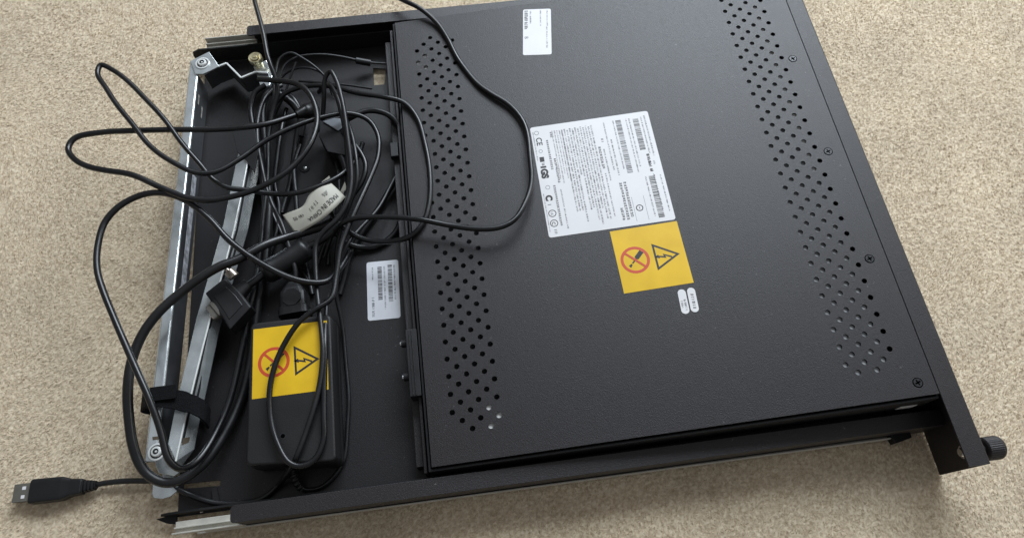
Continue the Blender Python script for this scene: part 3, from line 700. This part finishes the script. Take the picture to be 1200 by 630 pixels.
# ------------------------------------------------------------------ cables
GR = 'black cables heaped in the rear tray of the console drawer'
def cable(name, label, ctrl, r, m='rubber', cat='cable', parent=None, n=12):
    P = path(ctrl) if not isinstance(ctrl[0], V) else ctrl
    mb = MB(); mb.tube(P, r, n)
    o = mb.build(name, M[m], parent)
    if parent is None: tag(o, label, cat, GR)
    return o, P
def relief(parent, P, i0, i1, r, m='plastic', name='strain_relief'):
    mb = MB(); Q = P[i0:i1]; k = len(Q)
    Q2 = []
    for i in range(k-1):
        for s in range(3): Q2.append(Q[i].lerp(Q[i+1], s/3))
    mb.tube(Q2, r, 14, 0, lambda t: r*(1 - .35*t) * (1.18 if int(t*12) % 2 == 0 else .9))
    return mb.build(name, M[m], parent)

# adapter lead (captive) with its strain relief
o, P = cable('output_lead', None, [(341, 549, 15), (347, 562, 12), (354, 573, 8), (365, 574, 6), (377, 570, 5.5), (392, 555, 5.5), (402, 540, 5.5), (407, 520, 5.5), (408, 470, 5.5), (406, 426, 6), (400, 375, 9), (394, 342, 16), (397, 310, 24), (407, 288, 28), (423, 266, 24), (446, 240, 18), (460, 214, 15), (471, 186, 14), (470, 157, 16), (456, 137, 20), (434, 130, 26), (410, 139, 26), (392, 152, 18)], 1.55, 'rubber2', parent=adp)
relief(adp, [p for p in spline([U(340, 546, 15), U(344, 556, 13), U(349, 567, 10), U(354, 574, 7.5)], 1.2)], 0, 99, 3.3)

# usb cable
o, P = cable('cord', None, [(104, 569.5, 4.4), (120, 566, 3.4), (140, 563.5, 4), (165, 563, 4), (190, 564, 4.5), (208, 572, 6), (228, 581, 6), (252, 588.5, 5.5), (282, 589, 5.5), (307, 584, 5.5), (325, 570, 6), (337, 554, 20), (347, 536, 36), (359, 505, 37), (370, 470, 37), (376, 440, 37), (378.5, 406, 37.5), (376, 375, 36), (371, 340, 34), (369.5, 305, 34), (371, 285, 35), (380, 271, 37), (395, 257, 38), (405, 240, 39), (411, 215, 40), (411, 185, 42), (406, 148, 46), (400, 116, 49), (394, 94, 50), (387, 83, 50), (381, 92, 46), (380, 112, 38), (379, 128, 30), (378, 142, 24)], 1.95, 'rubber2', parent=None)
usb = thing('usb_cable', 'thin black USB cable with its plug stretched out on the carpet at the left', 'usb cable', U(40, 575, 0), GR)
o.parent = usb; o.location = (ORG[o.name] - ORG['usb_cable'])*.001
A, B = U(17, 578, 6), U(110, 568, 6); ax_ = (B - A).normalized(); sd = V((-ax_.y, ax_.x, 0)); up = V((0, 0, 1))
pxm = (B-A).length/ math.hypot(93, 10)
def sec(px, w, h, z=5.2, off=0): return srect(V((A.x, A.y, z)) + ax_*((px-17)*pxm) + sd*off, sd, up, w, h, 6, 24)
mb = MB(); mb.loft([sec(37.5, 15.6*1, 8.4), sec(38.3, 16.6, 9.2), sec(60, 16.2, 9.4), sec(74, 15.9, 9.2), sec(80, 13.6, 8.4), sec(84, 11.8, 8), sec(97, 10.4, 7.6), sec(98, 9, 6.5)], 0, False)
body_ = mb.build('plug_body', M['plastic'], usb, None, .5)
mb = MB()
for k in range(4): mb.loft([sec(97+k*4, 8.6-k*.7, 7.2-k*.5), sec(99.6+k*4, 8.4-k*.7, 7-k*.5)], 0, True); mb.loft([sec(99.5+k*4, 6.4-k*.6, 5.4-k*.3), sec(101.2+k*4, 6.4-k*.6, 5.4-k*.3)], 0, True)
mb.build('strain_relief', M['plastic'], usb)
mb = MB()
wA, hA = 12.0, 4.5; o0 = V((A.x, A.y, 5.2)); f_ = lambda a, b, c: o0 + ax_*a + sd*b + up*c
Lp = (38.5-17)*pxm
mb.box((0, -wA/2, hA/2-.35), (Lp, wA/2, hA/2), f_); mb.box((0, -wA/2, -hA/2), (Lp, wA/2, -hA/2+.35), f_)
mb.box((0, -wA/2, -hA/2+.35), (Lp, -wA/2+.35, hA/2-.35), f_); mb.box((0, wA/2-.35, -hA/2+.35), (Lp, wA/2, hA/2-.35), f_); mb.box((.3, -wA/2+.4, -1.5), (Lp, wA/2-.4, .4), f_)
for s in (-1, 1): mb.box((Lp*.46, s*2.9-1.1, hA/2+.01), (Lp*.66, s*2.9+1.1, hA/2+.06), f_, 1)
mb.build('plug_shell', [M['nickel'], M['paper']], usb)

# adapter-top loop + long thin loops over the carpet (same lead)
c2 = [(383, 352, 24), (382, 375, 30), (381, 400, 36), (380, 449, 36), (379.5, 490, 36), (379, 516, 36), (369, 538, 37), (352, 546, 38), (338, 541, 38), (324, 516, 38), (317, 483, 38), (317, 449, 38), (328, 412, 39), (350, 378, 40), (370, 362, 40), (388, 350, 38), (394, 320, 36), (399, 290, 36), (412, 257, 36), (425, 228, 34), (435, 205, 32), (443, 183, 30), (443, 158, 30), (431, 140, 32), (409, 133, 36), (380, 137, 40), (351, 146, 44), (314, 163, 48), (280, 187, 52), (254, 201, 55), (229, 202.5, 58), (203, 191, 60), (174, 168, 62), (146, 134, 63), (124, 104, 63), (114.5, 86, 62), (118.5, 75.5, 62), (134, 83, 61), (166, 111, 58), (197, 146, 56), (231, 189, 52), (248, 209, 48), (268, 220, 46), (290, 223, 44), (315, 226.5, 42), (346, 226, 40), (377, 217, 38), (402, 203, 34), (418, 186, 26), (425, 168, 18)]
cable('looped_lead', 'black lead looping over the adapter, then over the carpet in a narrow pointed loop', c2, 2.05)
# keyboard style lead with rounded loop over the carpet
c1 = [(303, 93, 38), (322, 94, 43), (346, 98, 46), (364, 111, 48), (372, 136, 49), (362, 171, 51), (337, 200, 52), (300, 222, 53), (270, 231, 54), (245, 234.5, 55), (220, 231.5, 56), (189, 219.5, 58), (154, 205, 60), (125, 200, 60), (103, 195, 60), (87, 187, 60), (79.5, 174, 59), (88, 161.5, 59), (117, 155.5, 58), (157, 153.5, 56), (200, 152, 54), (240, 151.5, 52), (280, 150, 49), (314, 145.5, 46), (338, 138, 40), (357, 131, 34)]
o, P = cable('round_loop_lead', 'black lead whose wide rounded loop reaches farthest left over the carpet', c1, 2.25)
mb = MB(); Q = spline([U(347, 135, 38), U(358, 131, 34), U(368, 128, 28)], 1.2); mb.tube(Q, 5, 16, 0, lambda t: 3 + 3.2*min(1, t*2)); mb.build('plug_end', M['rubber2'], o)
# medium loop
ce = [(311, 100, 24), (300, 108, 24), (294, 126, 22), (297, 150, 20), (301, 180, 18), (308, 215, 16), (310, 250, 15), (305, 290, 15), (298, 340, 15), (288, 384, 14), (277, 440, 13), (261, 490, 17), (243, 525, 24), (226, 544, 32), (211, 549.5, 40), (198, 538, 46), (188, 504, 50), (173, 462, 54), (151, 413, 56), (135, 376, 57), (122, 343, 57), (114, 314, 57), (114.5, 286, 57), (123, 260, 57), (143, 239, 57), (169, 227.5, 56), (194, 227, 55), (220, 236, 52), (243, 254, 49), (270, 283, 46), (311, 311, 44), (335, 324, 42), (356, 330, 40), (380, 330, 36), (396, 318, 28), (410, 295, 18)]
cable('medium_loop_lead', 'black cable forming the large open loop left of the silver arm, down to its foot', ce, 2.35)
# thick power cord
cd = [(405, 248, 18), (382, 263, 22), (360, 271, 26), (336, 279, 30), (310, 287, 38), (274, 305, 44), (258, 311.5, 46), (222, 335, 46), (190, 362, 46), (168, 390, 44), (155, 420, 42), (150, 452, 40), (150, 484, 37), (155, 520, 33), (165, 545, 28), (178, 559, 25), (196, 565, 23), (213, 560, 22), (242, 538, 18), (267, 503, 12), (283, 465, 8), (292, 430, 7.5), (297, 395, 8), (303, 350, 10), (312, 300, 13), (315, 240, 14), (311, 170, 16), (308, 130, 20), (316, 108, 20), (330, 112, 18), (346, 126, 16), (354, 140, 12), (352, 160, 8)]
cable('thick_power_cord', 'thickest black cord, curving wide past the strap and back into the tray', cd, 3.35, 'rubber2')
# vga cable with hood and ferrite
cv = [(277, 348, 26), (288, 336, 26), (300, 328, 26), (312, 319, 25), (335, 305, 22), (358, 291, 22), (378, 280, 24), (394, 266, 28), (404, 240, 30), (408, 212, 30), (402, 188, 26), (392, 172, 22)]
vga = thing('video_cable', 'black video cable with a boxy metal-faced plug and a fat ferrite barrel', 'video cable', U(268, 352, 0), GR)
o, P = cable('cord', None, cv, 2.9, 'rubber', parent=vga)
mb = MB(); Q = spline([U(307, 321, 25), U(322, 314, 23), U(350, 297, 22), U(362, 288, 22)], 1.5); mb.tube(Q, 9, 22, 0, lambda t: 9.2 - 5.4*(max(0, .12-t, t-.88)/.12)**2); mb.build('ferrite_barrel', M['plastic'], vga)
mb = MB(); zt = 32
hood = [U(*p, zt) for p in ((240, 343), (263, 325), (281, 341), (294.5, 359), (269, 386), (262, 374))]
mb.prism([(p.x, p.y) for p in hood], zt-13, zt, flat(0)); hd = fixn(mb.build('plug_hood', M['plastic'], vga, None, 1.2, 3))
hc = sum(hood, V())/len(hood); mb = MB(); inn = [hc.lerp(p, .62) for p in hood]; mb.prism([(p.x, p.y) for p in inn], zt-.1, zt+.5, flat(0)); fixn(mb.build('hood_panel', M['rubber2'], hd, None, .3))
n_ = (U(251, 360, 26) - U(262, 353, 26)).normalized()
s0_, s1_ = U(246, 352, 26), U(265, 375, 26); mb = MB(); mid = (s0_+s1_)/2 + up*1.5; dd = (s1_-s0_).normalized(); nn_ = V((-dd.y, dd.x, 0)); nn_ = nn_ if nn_.x < 0 else -nn_
rg = lambda a, w, h: srect(mid + nn_*a, dd, up, w, h, 4, 24)
mb.loft([rg(-4, 15, 9), rg(1.2, 15, 9)], 0, False); mb.loft([rg(1.2, 13, 7), rg(5.2, 13, 7)], 0, True)
mb.build('metal_shell', M['nickel'], hd)
for px, py in ((271.5, 322), (257, 366)):
    c = U(px, py, 27); mb = MB(); tt = nn_
    if py < 340: mb.cyl(c + V((2, -2, 0)), c + V((-1.5, 2.5, 2)), 4.2, 14, 0, 3.8); mb.cyl(c + V((-1.5, 2.5, 2)), c+V((-3, 4, 2.6)), 1.5, 10)
    else: mb.cyl(c, c + tt*6, 2.6, 14)
    mb.build('fixing_screw', M['copper'], hd)
mb = MB(); mb.loft([srect(U(*p, 26), V((ax.x*0+.7, .7, 0)).normalized() if False else dd, up, w, h, 3, 18) for p, w, h in (((281, 342), 13, 10), ((286, 337), 11, 9), ((291, 333), 9, 8))]); mb.build('strain_relief', M['plastic'], hd)
# mains cord plugged into the adapter
cp = [(345, 336, 22), (346, 322, 24), (341, 300, 27), (331, 262, 30), (320, 240, 30), (311, 218, 28), (306.5, 197, 27), (303, 170, 26), (303, 140, 25), (308, 118, 24), (318, 106, 22), (330, 100, 18)]
mains = thing('mains_cord', 'black mains cord with an octagonal plug pushed into the end of the power adapter', 'mains cord', U(345, 352, 0), GR)
cable('cord', None, cp, 1.9, 'rubber2', parent=mains)
pa, pb = U(344, 332, 20), U(347, 372, 20); d_ = (pb-pa).normalized(); sdv = V((-d_.y, d_.x, 0)); Lc = (pb-pa).length
pc = lambda t, w, h, e=5: srect(pa + d_*Lc*t, sdv, up, w, h, e, 24)
mb = MB(); mb.loft([pc(0, 8, 8), pc(.05, 10, 9), pc(.2, 15, 14), pc(.36, 20, 17), pc(.74, 20.5, 18), pc(.78, 23, 19), pc(.98, 23, 19)], 0, False)
mb.build('plug_body', M['plastic'], mains, None, .8)
mb = MB(); oc = [pa + d_*Lc*.53 + (d_*math.cos(2*math.pi*(k+.5)/8) + sdv*math.sin(2*math.pi*(k+.5)/8))*r + up*z for z, r in ((8.7, 7.4), (9.7, 7.0)) for k in range(8)]
mb.loft([oc[:8], oc[8:]], 0, False); mb.build('grip_badge', M['rubber2'], mains)

# long leads from the top edge of the picture
cable('vertical_lead', 'black lead coming over the far rail by the brass bolt into the bundle', [(290, -40, 30), (295, -15, 36), (299, 2, 40), (304, 22, 42), (309, 42, 43), (315, 70, 42), (322.5, 91, 36), (325, 108, 30), (320, 128, 26), (315, 160, 22), (313, 211, 18), (309, 255, 17), (303, 305, 16), (297, 345, 12), (290, 365, 8)], 2.05)
c4 = [(430, -50, 26), (455, -10, 34), (471, 0, 40), (492, 10, 'p6'), (510, 25, 'p3.5'), (525, 46, 'p2.2'), (540, 74, 'p2.2'), (558, 97, 'p2.2'), (578, 111, 'p2.5'), (596, 122, 'p3'), (611, 140, 'p4'), (619.5, 162, 'p5.5'), (622, 190, 'p7'), (622, 215, 'p8'), (616, 237, 'p9.5'), (604, 257, 'p11'), (587, 266, 'p12'), (560, 268, 'p12'), (527, 264, 'p11'), (490, 257, 46), (450, 254, 42), (415, 256, 39), (400, 263, 34), (390, 275, 24)]
cable('plate_lead', 'black lead curving across the perforated plate to the edge of the large white label', c4, 2.1)
ci = [(318, 130, 22), (330, 112, 26), (352, 102, 30), (386, 101, 34), (417, 109, 36), (451, 114, 38), (473, 120, 'p3'), (489, 138, 'p2.2'), (498, 168, 'p2.2'), (504, 205, 'p2.2'), (503, 238, 'p2.2'), (495, 262, 'p2.5'), (480, 277, 36), (452, 283.5, 30), (424, 279.5, 28), (402, 266, 30), (388, 250, 26), (381, 230, 20)]
cable('edge_lead', 'black lead hanging in a U over the rear edge of the perforated cover plate', ci, 2.1)
cj = [(372, 152, 16), (392, 143, 24), (412, 137, 28), (434, 129.5, 28), (457, 135, 25), (470, 152, 22), (473.5, 178, 19), (466, 205, 12), (450, 232, 8), (432, 262, 7), (415, 290, 6.5), (404, 320, 6), (398, 345, 6)]
cable('tray_lead', 'dull black lead bending round the tray lip and running down the tray floor', cj, 2.4, 'rubber2')
# thin wires
cable('thin_wire', 'thin black wire arching highest behind the brass bolt', [(318, 150, 20), (321, 112, 26), (323, 86, 29), (327, 69, 31), (340, 62, 32), (354, 68, 31), (368, 77, 29), (381, 90, 24), (390, 112, 16)], 1.1, 'rubber2', 'wire')
o, P = cable('thin_wire', 'thin black wire ending in a dark ferrule beside the hole in the tray', [(322, 125, 18), (327, 92, 24), (335, 75, 26), (351, 66, 26), (374, 64, 24), (400, 67, 20), (425, 72, 14), (440, 74, 10), (458, 75, 8)], 1.1, 'rubber2', 'wire')
mb = MB(); mb.tube(spline([U(417, 71, 16), U(434, 74, 12)], 1.5), 3.0, 14); mb.build('ferrule', M['plastic'], o)
cable('thin_wire', 'thin black wire in the lowest of the arches behind the heap', [(325, 112, 12), (332, 89, 16), (349, 80, 19), (371, 83, 19), (384, 92, 15), (392, 108, 8)], 1.05, 'rubber2', 'wire')
cable('thin_wire', 'short thin wire end sticking up beside the arches', [(322, 135, 14), (333, 112, 24), (340, 90, 30), (347, 73, 34)], 1.0, 'rubber2', 'wire')
cable('thin_wire', 'thin pale-glinting wire running straight down beside the cream tag', [(352, 170, 14), (344, 196, 14), (346.5, 225, 14), (349, 255, 12), (352, 290, 8), (360, 318, 6), (366, 345, 6)], 2.1, 'rubber2', 'wire')
cable('thin_wire', 'thin black wire sagging across the far inner wall', [(350, 95, 10), (380, 98, 10), (410, 100, 9), (436, 104, 8)], 1.0, 'rubber2', 'wire')
cable('bundle_lead', 'black lead bent under the others at the top of the vertical bundle', [(330, 108, 14), (344, 116, 16), (352, 135, 14), (348, 160, 9), (345, 185, 7), (340, 215, 6.5), (330, 250, 6.5)], 2.6, 'rubber')
cable('bundle_lead', 'black lead pressed along the vertical bundle beside the inner arm channel', [(326, 104, 14), (310, 116, 18), (301, 140, 16), (301, 170, 12), (307, 205, 9), (316, 240, 8), (330, 275, 7), (346, 306, 7), (362, 330, 6.5)], 1.9, 'rubber2')
cable('bundle_lead', 'black lead bulging to the right between the tag and the tray lip', [(388, 150, 22), (404, 158, 28), (418, 172, 30), (428, 192, 30), (425, 212, 29), (412, 232, 26), (396, 262, 20), (380, 285, 12), (372, 310, 8)], 2.1)
cable('bundle_lead', 'slim black lead lying just right of the plug in the heap', [(384, 168, 12), (392, 185, 14), (397, 205, 16), (398, 225, 16), (394, 250, 14), (386, 275, 9), (384, 310, 6)], 1.6, 'rubber2')

cable('bundle_lead', 'black lead hugging the tallest arch down into the dense trunk of cables', [(374, 108, 20), (384, 99, 38), (394, 112, 42), (402, 140, 40), (407, 175, 36), (409, 210, 34), (402, 245, 28), (388, 275, 16), (380, 300, 8)], 2.0)
cable('bundle_lead', 'black lead on the right edge of the dense trunk of cables below the plug block', [(398, 128, 20), (410, 150, 34), (417, 180, 36), (418, 212, 34), (410, 240, 28), (399, 268, 20), (394, 300, 10), (396, 330, 6)], 1.7, 'rubber2')
cable('bundle_lead', 'black lead sagging lowest across the tray floor under the hanging U', [(472, 252, 8), (463, 272, 6), (444, 287, 6), (422, 290, 7), (404, 284, 12), (392, 270, 18)], 2.4)
cable('bundle_lead', 'black lead squeezed between the tag and the vertical bundle', [(336, 128, 10), (330, 150, 14), (325, 185, 12), (322, 215, 10), (327, 245, 8), (322, 280, 6.5), (312, 312, 6), (306, 345, 6)], 2.1)
# plug block lying in the heap
mb = MB(); zt = 30
blk = [U(*p, zt) for p in ((378, 142), (391, 138), (401, 139), (403, 148), (396, 153))]
facet = [(p.x, p.y) for p in blk]
mb.prism(facet, zt-1, zt, flat(0), (), 1)
b_ = [U(*p, 28) for p in ((375, 143), (392, 138), (403, 141), (410, 172), (404, 182), (384, 178), (374, 160))]
mb.prism([(p.x, p.y) for p in b_], 8, zt-1.4, flat(0))
tag(fixn(mb.build('plug_block', [M['black'], M['blockface']], None, None, 1.2, 2)), 'dark moulded plug block with a pale grey face in the middle of the cable heap', 'plug', GR)

# cream tag folded round a lead
tg = thing('cord_tag', 'creased cream paper tag with black print wrapped round a cable in the heap', 'tag', U(365, 245, 0))
edgeA = [U(*p, z) for p, z in (((331, 252), 31), ((345, 246), 34), ((357, 241), 36), ((360, 230), 38), ((368, 222), 39), ((378, 216), 39), ((384, 211), 37))]
edgeB = [U(*p, z) for p, z in (((347, 275), 29), ((360, 268), 32), ((373, 260), 34), ((383, 253), 36), ((391, 245), 37), ((398, 238), 36), ((405, 231), 33))]
sa, sb = spline(edgeA, 1.5), spline(edgeB, 1.5); N = 40
ra = [sa[round(i*(len(sa)-1)/N)] for i in range(N+1)]; rb = [sb[round(i*(len(sb)-1)/N)] for i in range(N+1)]; ra, rb = smooth(ra, 10), smooth(rb, 10)
mb = MB(); K = 8
def tagp(i, j):
    s = j/K; p = ra[i].lerp(rb[i], s); return p + V((0, 0, 1.3*math.sin(s*math.pi) + .16*math.sin(i*.45 + s*3)))
vs = [tagp(i, j) for i in range(N+1) for j in range(K+1)]
fs = [(i*(K+1)+j, i*(K+1)+j+1, (i+1)*(K+1)+j+1, (i+1)*(K+1)+j) for i in range(N) for j in range(K)]
mb.add(vs, fs, 0, True); tag_o = fixn(mb.build('tag_sheet', M['tagpaper'], tg)); sd_ = tag_o.modifiers.new('thick', 'SOLIDIFY'); sd_.thickness = .0003; sd_.offset = -1
# print follows the sheet, upside down as in the picture
Ltag = 60.0
def tfr(x, y, z):      # x reading 0..Ltag from right to left, y up 0..20 towards edge B
    t = (1 - x/Ltag)*N; s = y/20*K
    i = min(max(int(t), 0), N-1); j = min(max(int(s), 0), K-1); ft, fs_ = t-i, s-j
    p = tagp(i, j)*(1-ft)*(1-fs_) + tagp(i+1, j)*ft*(1-fs_) + tagp(i, j+1)*(1-ft)*fs_ + tagp(i+1, j+1)*ft*fs_
    return p + V((0, 0, .25 + z))
mb = MB(); text(mb, tfr, 'MADE IN CHINA', 5, 13, 5.0, 0, .05)
for gx_, gw in ((10, 6), (24, 11), (42, 10)): glyphs(mb, tfr, gx_, 6.6, gw, 3.2, .6, 0, .05, word=False)
mb.build('tag_print', M['ink'], tag_o)
mb = MB(); e = [U(*p, z) for p, z in (((377, 213), 37), ((386, 206), 38), ((388, 213), 36), ((381, 219), 36))]
mb.add(e, [(0, 1, 2, 3)]); e = [U(*p, z) for p, z in (((398, 226), 30), ((404, 213), 34), ((406, 222), 34), ((404, 230), 31))]; mb.add(e, [(0, 1, 2, 3)])
o = fixn(mb.build('tag_fold', M['tagpaper'], tag_o)); sd_ = o.modifiers.new('thick', 'SOLIDIFY'); sd_.thickness = .0003

# ------------------------------------------------------------------ light
w = bpy.data.worlds.new('World'); bpy.context.scene.world = w; w.use_nodes = True
nt = w.node_tree; bg = nt.nodes['Background']
tc = nt.nodes.new('ShaderNodeTexCoord'); sx = nt.nodes.new('ShaderNodeSeparateXYZ'); nt.links.new(tc.outputs['Generated'], sx.inputs[0])
rp = nt.nodes.new('ShaderNodeValToRGB'); nt.links.new(sx.outputs['Z'], rp.inputs[0])           # walls below, pale ceiling above
e = rp.color_ramp.elements; e[0].position = .0; e[0].color = (.13, .125, .12, 1); e[1].position = .85; e[1].color = (.36, .37, .385, 1)
nt.links.new(rp.outputs['Color'], bg.inputs[0]); bg.inputs[1].default_value = .72
def area(name, loc, target, sx, sy, power, col):
    l = bpy.data.lights.new(name, 'AREA'); l.shape = 'RECTANGLE'; l.size = sx; l.size_y = sy; l.energy = power; l.color = col
    o = bpy.data.objects.new(name, l); C.objects.link(o); o.location = loc
    o.rotation_euler = (V(target) - V(loc)).to_track_quat('-Z', 'Y').to_euler(); return o
area('window_light', (.45, 1.5, 1.4), (-.1, .05, 0), 1.6, 1.1, 68, (.83, .915, 1.0))
area('side_window_light', (2.3, .7, 1.0), (-.1, 0, 0), 1.0, 1.0, 9, (1, .985, .96))

cam = bpy.data.cameras.new('camera'); cam.sensor_width = 36; cam.lens = FPX/1200*36; cam.clip_start = .01; cam.clip_end = 50
co = bpy.data.objects.new('camera', cam); C.objects.link(co); co.matrix_world = Matrix.Translation(CAM*.001) @ ROT.to_4x4()
sc = bpy.context.scene; sc.camera = co
sc.view_settings.view_transform = 'Standard'; sc.view_settings.look = 'None'; sc.view_settings.exposure = 0; sc.view_settings.gamma = 1
